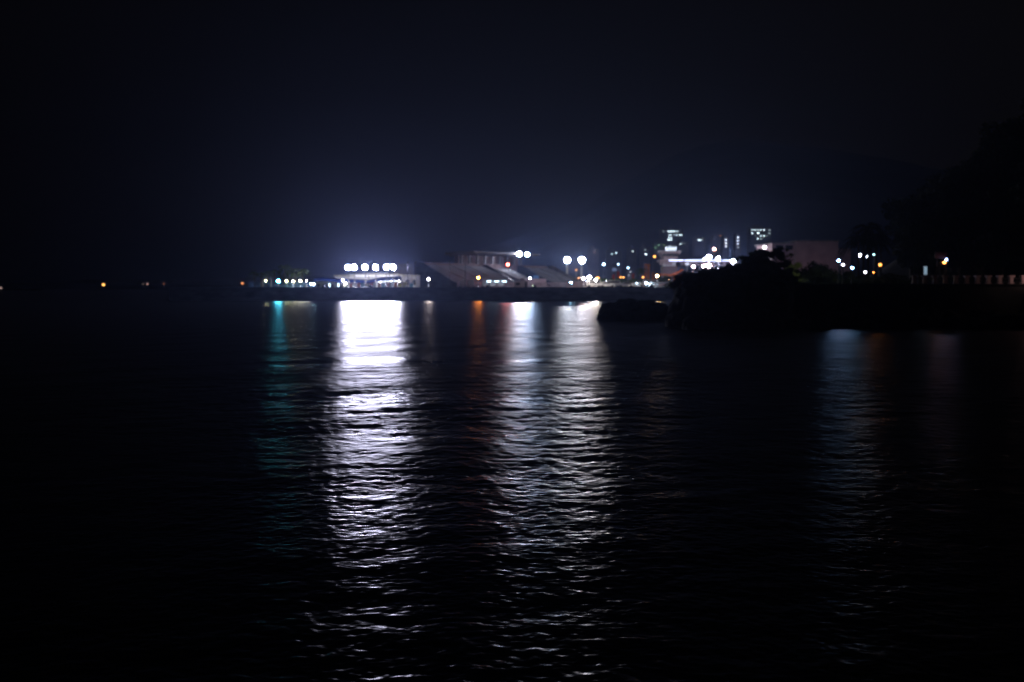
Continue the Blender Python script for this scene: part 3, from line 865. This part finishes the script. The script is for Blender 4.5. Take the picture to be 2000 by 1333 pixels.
MB().box(a.x, b_.x, 296, 306, QZ, a.z - 1).build('wall', M['white'], hall)
MB().prism([(a.x - .4, a.z - .99), (b_.x, a.z - .99), (b_.x, a.z - .5), ((a.x + b_.x) / 2, a.z + .1), (a.x - .4, a.z - .6)], 295.4, 306.5).build('roof', M['cream'], hall)
for k in range(12):
    x = a.x + (b_.x - a.x) * (k + .3) / 12
    MB().box(x, x + 1.1, 295.9, 295.995, QZ + .6, QZ + 2.2).build('window', M['glass'], hall)
c0 = P(692, 539, 295); c1_ = P(776, 539, 295)
MB().box(c0.x, c1_.x, 295.0, 295.2, c0.z - .1, c0.z + .1).build('light_strip', emat((.85, .84, 1), 1.6), hall)
low = thing('changing_room', 'low cream building under the left end of the blue canopy', 'building')
a = P(614, 551, 286); b_ = P(668, 551, 286)
MB().box(a.x, b_.x, 286, 292, QZ, a.z).build('wall', M['cream'], low)
MB().box(a.x - .2, b_.x + .2, 285.8, 292.2, a.z + .003, a.z + .2).build('roof', M['white'], low)
for k in range(4):
    x = a.x + (b_.x - a.x) * (k + .35) / 4
    MB().box(x, x + .9, 285.9, 285.996, QZ + .05, QZ + .85).build('door', M['dark'], low)
# glowing door lights
for i, (px, lb) in enumerate(((643.5, 'left short upright white light before the cream building'), (661, 'right short upright white light before the cream building'))):
    p = P(px, 560, 270)
    t = thing('bollard_light', lb, 'bollard light', (p.x, 270, QZ), 0, 'short upright lights')
    MB().tube([(0, 0, 0), (0, 0, .2)], .18, 8).build('base', M['dark'], t)
    MB().tube([(0, 0, .2), (0, 0, 1.05)], .11, 8).build('lens', emat((.6, .85, 1), 8, False), t)
for px, py, lb in ((669.5, 548, 'small white lamp hung at the eave of the blue canopy'), (675, 554, 'second white lamp lower under the blue canopy')):
    lamp('promenade_lamp', lb, px, py, 272, QZ, .18, (1, .92, .85), I2L(20, .18), 'lamps under the blue canopy')
for i, (px, lb) in enumerate(((690, 'left added lamp hidden behind the blue canopy to brighten the pale hall'), (726, 'middle added lamp hidden behind the blue canopy to brighten the pale hall'), (764, 'right added lamp hidden behind the blue canopy to brighten the pale hall'))):
    lamp('hall_fill_lamp', lb, px, 549.5, 286.5, QZ, .2, (.88, .86, 1), I2L(110, .2), 'added lamps lighting the pale hall')  # added lamps, kept out of sight, that brighten the hall wall
# coloured booths under the canopy
cols = [(.6, .14, .08), (.7, .66, .6), (.55, .2, .1), (.3, .55, .75), (.72, .6, .45), (.65, .12, .08), (.7, .7, .72), (.6, .3, .12), (.25, .5, .7), (.6, .16, .1), (.7, .68, .6), (.62, .25, .1), (.62, .6, .12), (.5, .5, .2), (.15, .5, .5)]
cn_ = ['red', 'off white', 'rust red', 'light blue', 'tan', 'bright red', 'pale grey', 'orange brown', 'blue', 'brick red', 'cream', 'orange', 'yellow', 'olive', 'teal']
for i, c in enumerate(cols):
    px = 684 + i * 8.1
    if i == 14: px = 803
    p = P(px, 560, 281)
    t = thing('booth', f'{cn_[i]} fabric booth in the lit row under the canopy and posts', 'booth', (p.x, 281, QZ), 0, 'booths under the blue canopy')
    m = pmat('booth_fabric', c, .8, .2, 1.5)
    h = rg.uniform(1.0, 1.35)
    MB().box(-.45, .45, 0, .9, .02, h).build('counter', m, t)
    MB().prism([(-.52, h + .02), (.52, h + .02), (.3, h + .28), (-.3, h + .28)], -.1, 1.0).build('hood', m if i % 2 else M['white'], t)
# tall dark masts on the quay
for px, py, lb in ((761, 526, 'dark mast before the rightmost floodlight'), (796, 512, 'dark mast at the netting left of the stands'), (878, 512, 'thin dark mast before the left seating'), (909, 500, 'tall thin dark mast before the pavilion roof end'), (720, 540, 'short dark mast under the middle of the canopy')):
    p = P(px, py, 264)
    t = thing('mast', lb, 'mast', (p.x, 264, QZ), 0, 'dark masts on the quay')
    h = p.z - QZ
    MB().tube([(0, 0, 0), (0, 0, h * .5), (0, 0, h)], [.13, .1, .07]).build('pole', M['dark'], t)
    MB().ball((0, 0, h + .08), .12, 1).build('finial', M['dark'], t)
    MB().box(-.25, .25, -.25, .25, 0, .12).build('base_plate', M['dark'], t)
# netting fence between hall and stands
nt_ = thing('ball_fence', 'tall pale netting fence between the hall and the stands', 'fence')
a = P(776, 517, 300); b_ = P(812, 517, 300)
nb = MB()
for k in range(9):
    x = a.x + (b_.x - a.x) * k / 8
    MB().tube([(x, 290, QZ), (x, 290, a.z + (k % 2) * .1)], .06, 6).build('post', M['metal'], nt_)
for k in range(26):
    z = QZ + (a.z - QZ) * (k + 1) / 26; nb.box(a.x, b_.x, 290.1, 290.13, z - .012, z + .012)
for k in range(30):
    x = a.x + (b_.x - a.x) * k / 30; nb.box(x, x + .02, 290.14, 290.16, QZ, a.z)
nb.build('netting', M['brown'], nt_)
# dark lumps on the wall top
for px, lb in ((632, 'dark squat mooring bollard on the sea wall before the blue canopy'), (724, 'dark squat mooring bollard on the sea wall below the floodlights'), (1044, 'dark squat mooring bollard on the sea wall before the railing'), (1272, 'dark squat mooring bollard on the sea wall near the mound'), (952, 'dark squat mooring bollard on the sea wall before the vans')):
    p = P(px, 560, 260)
    t = thing('mooring_bollard', lb, 'bollard', (p.x, 260, QZ + .06), 0, 'mooring bollards on the sea wall')
    MB().tube([(0, 0, 0), (0, 0, .3), (0, 0, .42), (0, 0, .55)], [.42, .34, .5, .42], 12).build('post', M['dark'], t)
    MB().box(-.6, .6, -.6, .6, 0, .06).build('base_plate', M['dark'], t)
# white lit goal frames near the palms
gf = thing('goal_frame', 'white lit frame left of the cyan lamp under the palms', 'frame', (P(522, 560, 270).x, 270, QZ))
hw = 7.5 / FPX * 270; hz = P(515, 545, 270).z - QZ
for s in (-1, 1):
    MB().tube([(s * hw, 0, 0), (s * hw, 0, hz)], .1, 8).build('post', M['white'], gf)
MB().tube([(-hw, 0, hz), (hw, 0, hz)], .08, 8).build('crossbar', M['white'], gf)
lamp('promenade_lamp', 'dull yellow lamp beside the white frame left of the cyan lamp', 519.5, 549, 268, QZ, .16, (.9, .85, .45), I2L(3.0, .16), None, sample=False)
# lit palms on the left
gp = 'lit palms at the left end of the quay'
prots = [make_palm('palm_tree', 'x', M['palm'], 5.5, s, gp, 2.5, 22) for s in (41, 42)]
for i, (px, py, lb) in enumerate(((497.5, 532, 'leftmost short lit palm at the left end of the quay'), (510, 533, 'second lit palm from the left end of the quay'), (522, 531, 'lit palm over the white frame'), (537, 529, 'lit palm just left of the tallest lit palm'), (555.5, 521, 'tallest lit palm above the lamp row'), (563, 529, 'lit palm tucked right of the tallest lit palm'), (577, 528, 'second lit palm from the right'), (590, 527, 'rightmost lit palm above the white lamps'))):
    dd = 267 + (i % 3) * 2
    p = P(px, py, dd)
    o = prots[i] if i < 2 else tree_copy(prots[i % 2], p, i * 1.1)
    o.location = (p.x, dd, QZ); o.scale = ((p.z - QZ) / 5.7,) * 3; o['label'] = lb
# hedges and fan palm on the town side
hg = 'green bushes on the town quay'
hb_ = [make_bush('bush', 'x', 'bush', M['leaf'], 2.2, 1.9, s, 1300, .16, hg) for s in (51, 52)]
hl = ['leftmost green bush behind the parked cars', 'second green bush from the left behind the parked cars', 'green bush under the left twin amber lamp', 'green bush under the right twin amber lamp', 'green bush left of the fan palm trunk', 'green bush at the fan palm trunk', 'green bush right of the fan palm', 'green bush before the tower building base', 'rightmost green bush beside the mound']
for i, px in enumerate((1180, 1194, 1210, 1222, 1234, 1248, 1266, 1290, 1303)):
    p = P(px, 546 if i < 7 else 541, 288)
    o = hb_[i] if i < 2 else tree_copy(hb_[i % 2], p, i * 1.0)
    s = (p.z - QZ) / 2.0
    o.location = (p.x, 288, QZ); o.scale = (1.0, 1.0, s); o['label'] = hl[i]
fp = make_palm('fan_palm', 'pale fan palm beside the orange frame on the town quay', M['palm'], 4.6, 61, None, 2.4, 26)
p = P(1254, 528, 300); fp.location = (p.x, 300, QZ); fp.scale = ((p.z - QZ) / 4.6,) * 3

# ------------------------------------------------------------------ control tower building
D = 400.0
def X(px): return P(px, 540, D).x
def Z(py): return P(1300, py, D).z
ox = X(1310)
tw = thing('harbour_tower', 'pale harbour tower with flared deck, lit cab and a long lit wing', 'tower', (ox, D, QZ))
def bx_(a, b__, c, d_, z0, z1, nm, mt, par=tw):
    return MB().box(X(a) - ox, X(b__) - ox, c, d_, z0 - QZ, z1 - QZ).build(nm, mt, par)
bx_(1296, 1324, 1, 7, QZ, Z(520), 'shaft', M['brown'])
bx_(1299, 1321, 1.5, 6.5, Z(519.9), Z(506), 'core', M['white'])
hw = (X(1330) - X(1290)) / 2
deck = MB().frustum(hw * .62, 3.0, hw, 4.2, Z(505.9) - QZ, Z(491.5) - QZ, 0, 4).build('deck', M['pink'], tw)
for k in range(9):
    x = -hw * .72 + hw * 1.44 * k / 8
    MB().box(x - .28, x + .28, -.22 + .0, .30, Z(501.2) - QZ, Z(495.5) - QZ).build('deck_window', M['glass'], tw)
MB().box(-hw - .2, hw + .2, -.5, 8.5, Z(491.45) - QZ, Z(489.8) - QZ).build('deck_roof', M['white'], tw)
cab = MB().frustum(hw * .44, 1.8, hw * .5, 2.0, Z(489.75) - QZ, Z(482.5) - QZ, .6, 4).build('cab', emat((.72, .84, 1), 1.1), tw)
MB().frustum(hw * .55, 2.2, hw * .35, 1.4, Z(482.45) - QZ, Z(480.2) - QZ, .6, 4).build('cab_roof', M['white'], tw)
bx_(1288, 1336, -.6, 8, Z(512), Z(507.2), 'lower_slab', M['pink'])
for k in range(5):
    bx_(1289 + k * 5, 1292 + k * 5, -.6, 1, Z(518), Z(512.05), 'fin', M['pink'])
wing = bx_(1336.3, 1441, 0, 9, Z(519), Z(510.8), 'wing', M['pink'])
bx_(1335.9, 1442, -.4, 9.4, Z(510.7), Z(509.9), 'wing_roof', M['white'])
for a, b__ in ((1306, 1334), (1336.4, 1375), (1377, 1408), (1410, 1440)):
    bx_(a, b__, -.75, -.45 - .16, Z(510.2), Z(508.0), 'light_strip', emat((.55, .62, 1), 3.2))
for k in range(8):
    bx_(1342 + k * 12, 1344 + k * 12, 1, 2, QZ, Z(519.05), 'pillar', M['stairs'])
for k in range(9):
    bx_(1340 + k * 11, 1346 + k * 11, -.06, -.003, Z(517), Z(513), 'window', M['glass'])
# orange gabled frame and posts
og = thing('gate_frame', 'orange lit sloping frame at the base of the harbour tower', 'frame')
pts = [P(1282, 541, 330), P(1290, 536, 330), P(1310, 538, 330), P(1328, 531, 330), P(1333, 526, 330)]
MB().tube(pts, .28, 6).build('beam', M['orange'], og)
for px in (1284, 1300, 1318, 1330):
    p = P(px, 537, 330); MB().box(p.x - .2, p.x + .2, 330.3, 330.7, QZ, p.z - .1).build('post', M['orange'], og)
lamp('street_lamp', 'small hidden orange lamp lighting the sloping frame', 1306, 546, 322, QZ, .16, (1, .4, .1), I2L(14, .16), 'lamps of the harbour town')
oc = thing('archway', 'tall orange lit archway right of the fan palm', 'archway')
for px, top in ((1261, 522), (1267, 516), (1276, 532)):
    p = P(px, top, 310); MB().box(p.x - .35, p.x + .35, 310, 310.8, QZ, p.z).build('post', M['orange'], oc)
a, b_ = P(1259, 518, 310), P(1270, 515, 310)
MB().box(a.x, b_.x, 309.8, 311, a.z - .3, a.z + .3).build('lintel', M['orange'], oc)
lamp('street_lamp', 'small orange lamp at the foot of the tall archway', 1271, 549, 303, QZ, .16, (1, .36, .08), I2L(8, .16), 'lamps of the harbour town')
# red cranes/awnings faintly lit
for i, (px, top, lb) in enumerate(((1196, 536, 'short reddish post left of the twin amber lamps'), (1205, 530, 'taller reddish post by the blue sign'), (1234, 534, 'reddish post between hedge and fan palm'))):
    p = P(px, top, 305)
    t = thing('banner_post', lb, 'post', (p.x, 305, QZ), 0, 'reddish banner posts')
    MB().tube([(0, 0, 0), (0, 0, p.z - QZ)], .1, 6).build('pole', M['brown'], t)
    MB().box(.1, .75, -.03, .03, p.z - QZ - 2.0, p.z - QZ - .1).build('banner', pmat('banner_cloth', (.55, .08, .06), .8), t)
t = thing('blue_sign', 'small blue sign board high over the hedge', 'sign', (P(1200, 527, 330).x, 330, QZ))
hh = P(1200, 527, 330).z - QZ
MB().box(-.7, .7, -.05, .05, hh - .5, hh + .5).build('board', emat((.2, .4, .8), .3, False), t)
MB().tube([(0, .1, 0), (0, .1, hh)], .08, 6).build('post', M['dark'], t)

# ------------------------------------------------------------------ pinkish buildings right of the mound
pb = thing('terrace_building', 'pinkish flat roofed building of three stepped blocks behind the dark trees', 'building')
DB = 300
def pbox(a, b__, top, y0, y1, nm, mt):
    p = P(a, top, DB); q = P(b__, top, DB)
    return MB().box(p.x, q.x, y0, y1, QZ, p.z).build(nm, mt, pb)
pbox(1510, 1552.5, 476, 301, 320, 'left_block', M['pink'])
pbox(1553, 1635.5, 472.3, 299, 322, 'main_block', M['pink'])
pbox(1636, 1664, 487, 301, 320, 'right_block', M['pink'])
for a, b__, top in ((1510, 1552, 476), (1553, 1636, 472.3), (1637, 1664, 487)):
    p = P(a, top, DB); q = P(b__, top, DB)
    MB().box(p.x - .2, q.x + .2, 298.8 if a == 1553 else 300.8, 322.3, p.z + .003, p.z + .35).build('parapet', M['concrete'], pb)
for k in range(2):
    p = P(1517 + k * 19, 479, DB); q = P(1531 + k * 19, 488, DB)
    MB().box(p.x, q.x, 300.85, 300.99, q.z, p.z).build('window', M['glass'], pb)
# unseen lamp added to brighten the terrace building's face
lamp('floodlight', 'added hidden lamp brightening the pinkish building behind the dark trees', 1590, 543, 285, QZ, .2, (.85, .6, .8), I2L(50, .2), 'lamps of the harbour town', cat='floodlight')
lamp('street_lamp', 'added yellowish lamp lighting the bright green tree from in front', 1543, 545, 109, PROM, .07, (1, .95, .6), I2L(14, .07), None)  # added lamp with no known source, brightens the leaves of the green tree

# ------------------------------------------------------------------ town buildings far away with lit windows
def block_far(label, px0, px1, top, d, wins, c, L, wpx=1.8, hpx=1.4, base=None, extra=()):
    a = P(px0, top, d); b_ = P(px1, top, d)
    z0 = mt((a.x + b_.x) / 2, d) - 3 if d > 920 else QZ
    if base is not None: z0 = P(px0, base, d).z
    t = thing('apartment_building', label, 'building', ((a.x + b_.x) / 2, d, z0), 0, 'far buildings of the town')
    hw = (b_.x - a.x) / 2
    h = a.z - z0
    MB().box(-hw, hw, 0, max(10, hw), 0, h).build('wall', M['far'], t)
    MB().box(-hw * .6, hw * .2, 2, max(9, hw * .8), h + .01, h + 3).build('roof_house', M['far'], t)
    k = d / FPX
    for w_ in wins:
        px, py = w_[0], w_[1]
        ww = (w_[2] if len(w_) > 2 else wpx) * k / 2; s = w_[3] if len(w_) > 3 else 1.0
        cc = w_[4] if len(w_) > 4 else c
        p = P(px, py, d)
        x = p.x - (a.x + b_.x) / 2; z = p.z - z0
        MB().box(x - ww, x + ww, -.35, -.003, z - hpx * k / 2, z + hpx * k / 2).build('window', emat(cc, L * s * 2.2, False), t)
    return t
LW = (.72, .9, 1.0)
block_far('tall far block right behind the harbour tower with a bright top strip', 1290, 1334, 447, 1500,
          [(1296, 452.5, 2, .2), (1306, 452.3, 4, .9), (1311, 452.3, 4, 1), (1316, 452.3, 4, .9), (1322, 452.3, 6, .35), (1307.5, 459.5, 3, .6), (1310, 459.5, 2, .6), (1315.5, 459.5, 1.6, .3), (1321.3, 459.5, 2.2, .9), (1327.6, 459.5, 2.0, 1), (1331, 459.5, 2, 1),
           (1307, 464.5, 3, .9), (1311, 465, 3, .6), (1306.5, 469, 4, 1.3), (1311.5, 469, 3, .8)], LW, 2.0)
block_far('low far block with green lit windows left of the harbour tower', 1276, 1304, 474, 1300, [(1286.5, 478.8, 1.8, .7, (.5, 1, .6)), (1296.5, 479, 1.6, .4, (.6, .9, .4)), (1280.3, 484.5, 1.8, .5, (.4, .9, .5)), (1309, 480.5, 1.8, .9)], LW, 1.6)
block_far('far low block right of the lit cab with a row of faint windows', 1324, 1345, 473, 1350, [(1328.7, 477.3, 2.2, 1), (1332, 476, 1.6, .25), (1337, 476, 1.6, .2)], LW, 1.5)
block_far('far block with one wide pale lit window', 1355, 1378, 464, 1600, [(1364, 469.3, 3.5, .6), (1367, 469.3, 3.5, .8), (1371.5, 469.3, 1.6, .3), (1373, 464.5, 1.6, .1)], LW, 2.4)
block_far('far slender block with a dim orange light on its roof', 1390, 1408, 462, 1650, [(1395.3, 467.7, 2, .15), (1407, 460.8, 2, .5, (1, .35, .12))], LW, 1.6)
block_far('far block with a column of three bright windows', 1412, 1424, 463, 1450, [(1417.8, 468.8, 2.6, 1.2), (1417.8, 475.3, 2.6, 1.4), (1417.8, 481.7, 2.6, 1.4)], (.8, .85, 1), 2.4)
block_far('far block with a column of four bright windows', 1435, 1447, 459, 1450, [(1441.3, 464.2, 2.6, 1.4), (1441, 470.6, 2.2, 1), (1441.1, 476.9, 2.2, .8), (1441.3, 483.7, 2.2, .5)], (.72, .8, 1), 2.4)
block_far('far wide block at the right with a scattered grid of bright windows', 1464, 1507, 444, 1500,
          [(1469.2, 449.8, 2, .7), (1474.4, 449.8, 2, .9), (1480.1, 449.8, 2, .7), (1486.2, 449.6, 2, .7), (1492, 449.6, 2.2, 1.2), (1503, 450, 1.8, .35), (1469.2, 456, 2.3, 1.1), (1480.5, 455.6, 2.8, 1.7), (1502.7, 456, 1.8, .35), (1475, 460.8, 1.4, .15), (1486.2, 461.3, 2.2, .8), (1492.2, 461.3, 2.2, 1.2), (1497.8, 461.3, 1.6, .2), (1480.2, 467, 2.2, 1), (1486.4, 467.4, 2, .4)], LW, 2.2)
block_far('far dim block with a pinkish lit stair window left in the town', 1150, 1170, 486, 1100, [(1161.7, 489.6, 2.6, .25, (.8, .8, .8)), (1161, 493.5, 3.4, .3, (.9, .55, .5))], LW, 1.2)
block_far('far low block with two small pale windows in the middle of the town', 1185, 1214, 489, 1150, [(1195, 496.7, 1.8, .8), (1203.5, 494.4, 2, 1)], (.6, .85, .95), 2.6)
block_far('far block with one small pale window right of the low block', 1226, 1243, 485, 1150, [(1235.5, 491.2, 1.8, .7)], (.7, .85, .9), 2.2)
block_far('far block with one bright bluish window near the amber lamp', 1252, 1270, 482, 1100, [(1261.4, 496.9, 2.4, 1.6), (1260, 488.5, 1.6, .25)], LW, 2.4)
block_far('far slab block with a faint blue lit face behind the twin amber lamps', 1194, 1208, 522, 950, [(1201, 527.2, 6, .12, (.3, .5, 1))], LW, 1.2)

# ------------------------------------------------------------------ balustrade and promenade furniture
bl = thing('balustrade', 'stone balustrade of pale T shaped posts along the headland promenade', 'balustrade')
pxs = [1785, 1806, 1826, 1846, 1867, 1888, 1909, 1930, 1952, 1974.5, 1998, 2021, 2045, 2070]
MBr = MB()
for i, px in enumerate(pxs):
    d = 104.0 - max(0, (px - 1785)) / 285 * 0.0
    p = P(px, 556, 103.1)
    x = p.x
    zz = PROM + .12
    post = MB().box(x - .17, x + .17, 102.95, 103.3, zz + .12, zz + .70).build('post', M['pink'], bl)
    MB().box(x - .27, x + .27, 102.85, 103.4, zz + .703, zz + .86).build('cap', M['pink'], post)
    MB().box(x - .23, x + .23, 102.9, 103.35, zz + .003, zz + .117).build('base', M['pink'], post)
x0, x1 = P(1785, 556, 103.1).x, P(2070, 556, 103.1).x
MB().box(x0, x1, 103.05, 103.2, PROM + .62, PROM + .68).box(x0, x1, 103.05, 103.2, PROM + .3, PROM + .35).build('rail', M['dark'], bl)
p = P(1807.5, 537, 104.6)
sp = thing('sign_pillar', 'slim upright pale blue sign panel with added glow at the left end of the balustrade', 'sign pillar', (p.x, 104.6, PROM))
zt = P(1807.5, 521, 104.6).z - PROM; zb = p.z - PROM
MB().box(-.14, .14, -.08, .08, zb, zt).build('panel', emat((.42, .62, .8), .42, False), sp)  # lit look of the sign put into the panel as its own glow
MB().box(-.18, .18, -.12, .12, 0, zb - .003).build('base', M['concrete'], sp)
MB().box(-.17, .17, -.11, .11, zt + .003, zt + .05).build('cap', M['metal'], sp)
p = P(1838, 499, 111)
sg = thing('signboard', 'dark reddish sign board on two thin posts behind the balustrade', 'sign', (p.x, 111, PROM))
MB().box(-.65, .65, -.04, .04, p.z - PROM - .35, p.z - PROM + .35).build('board', pmat('red_board', (.06, .02, .02), .6), sg)
for s in (-.4, .4):
    MB().tube([(s, .08, 0), (s, .08, p.z - PROM)], .04, 6).build('post', M['dark'], sg)

# ------------------------------------------------------------------ haze: even, pale, thin sea air over everything
hz_ = MB(); hz_.box(-8500, 9700, -100, 9700, -5.0, 1650)
hm = bpy.data.materials.new('haze_air'); hm.use_nodes = True
nt = hm.node_tree; nt.nodes.remove(nt.nodes['Principled BSDF'])
pv = nt.nodes.new('ShaderNodeVolumePrincipled')
pv.inputs['Color'].default_value = (0.44, 0.57, 1.0, 1)
pv.inputs['Density'].default_value = 0.00019
pv.inputs['Anisotropy'].default_value = 0.78
nt.links.new(pv.outputs[0], nt.nodes['Material Output'].inputs['Volume'])
ho = hz_.build('haze', hm); ho['kind'] = 'stuff'
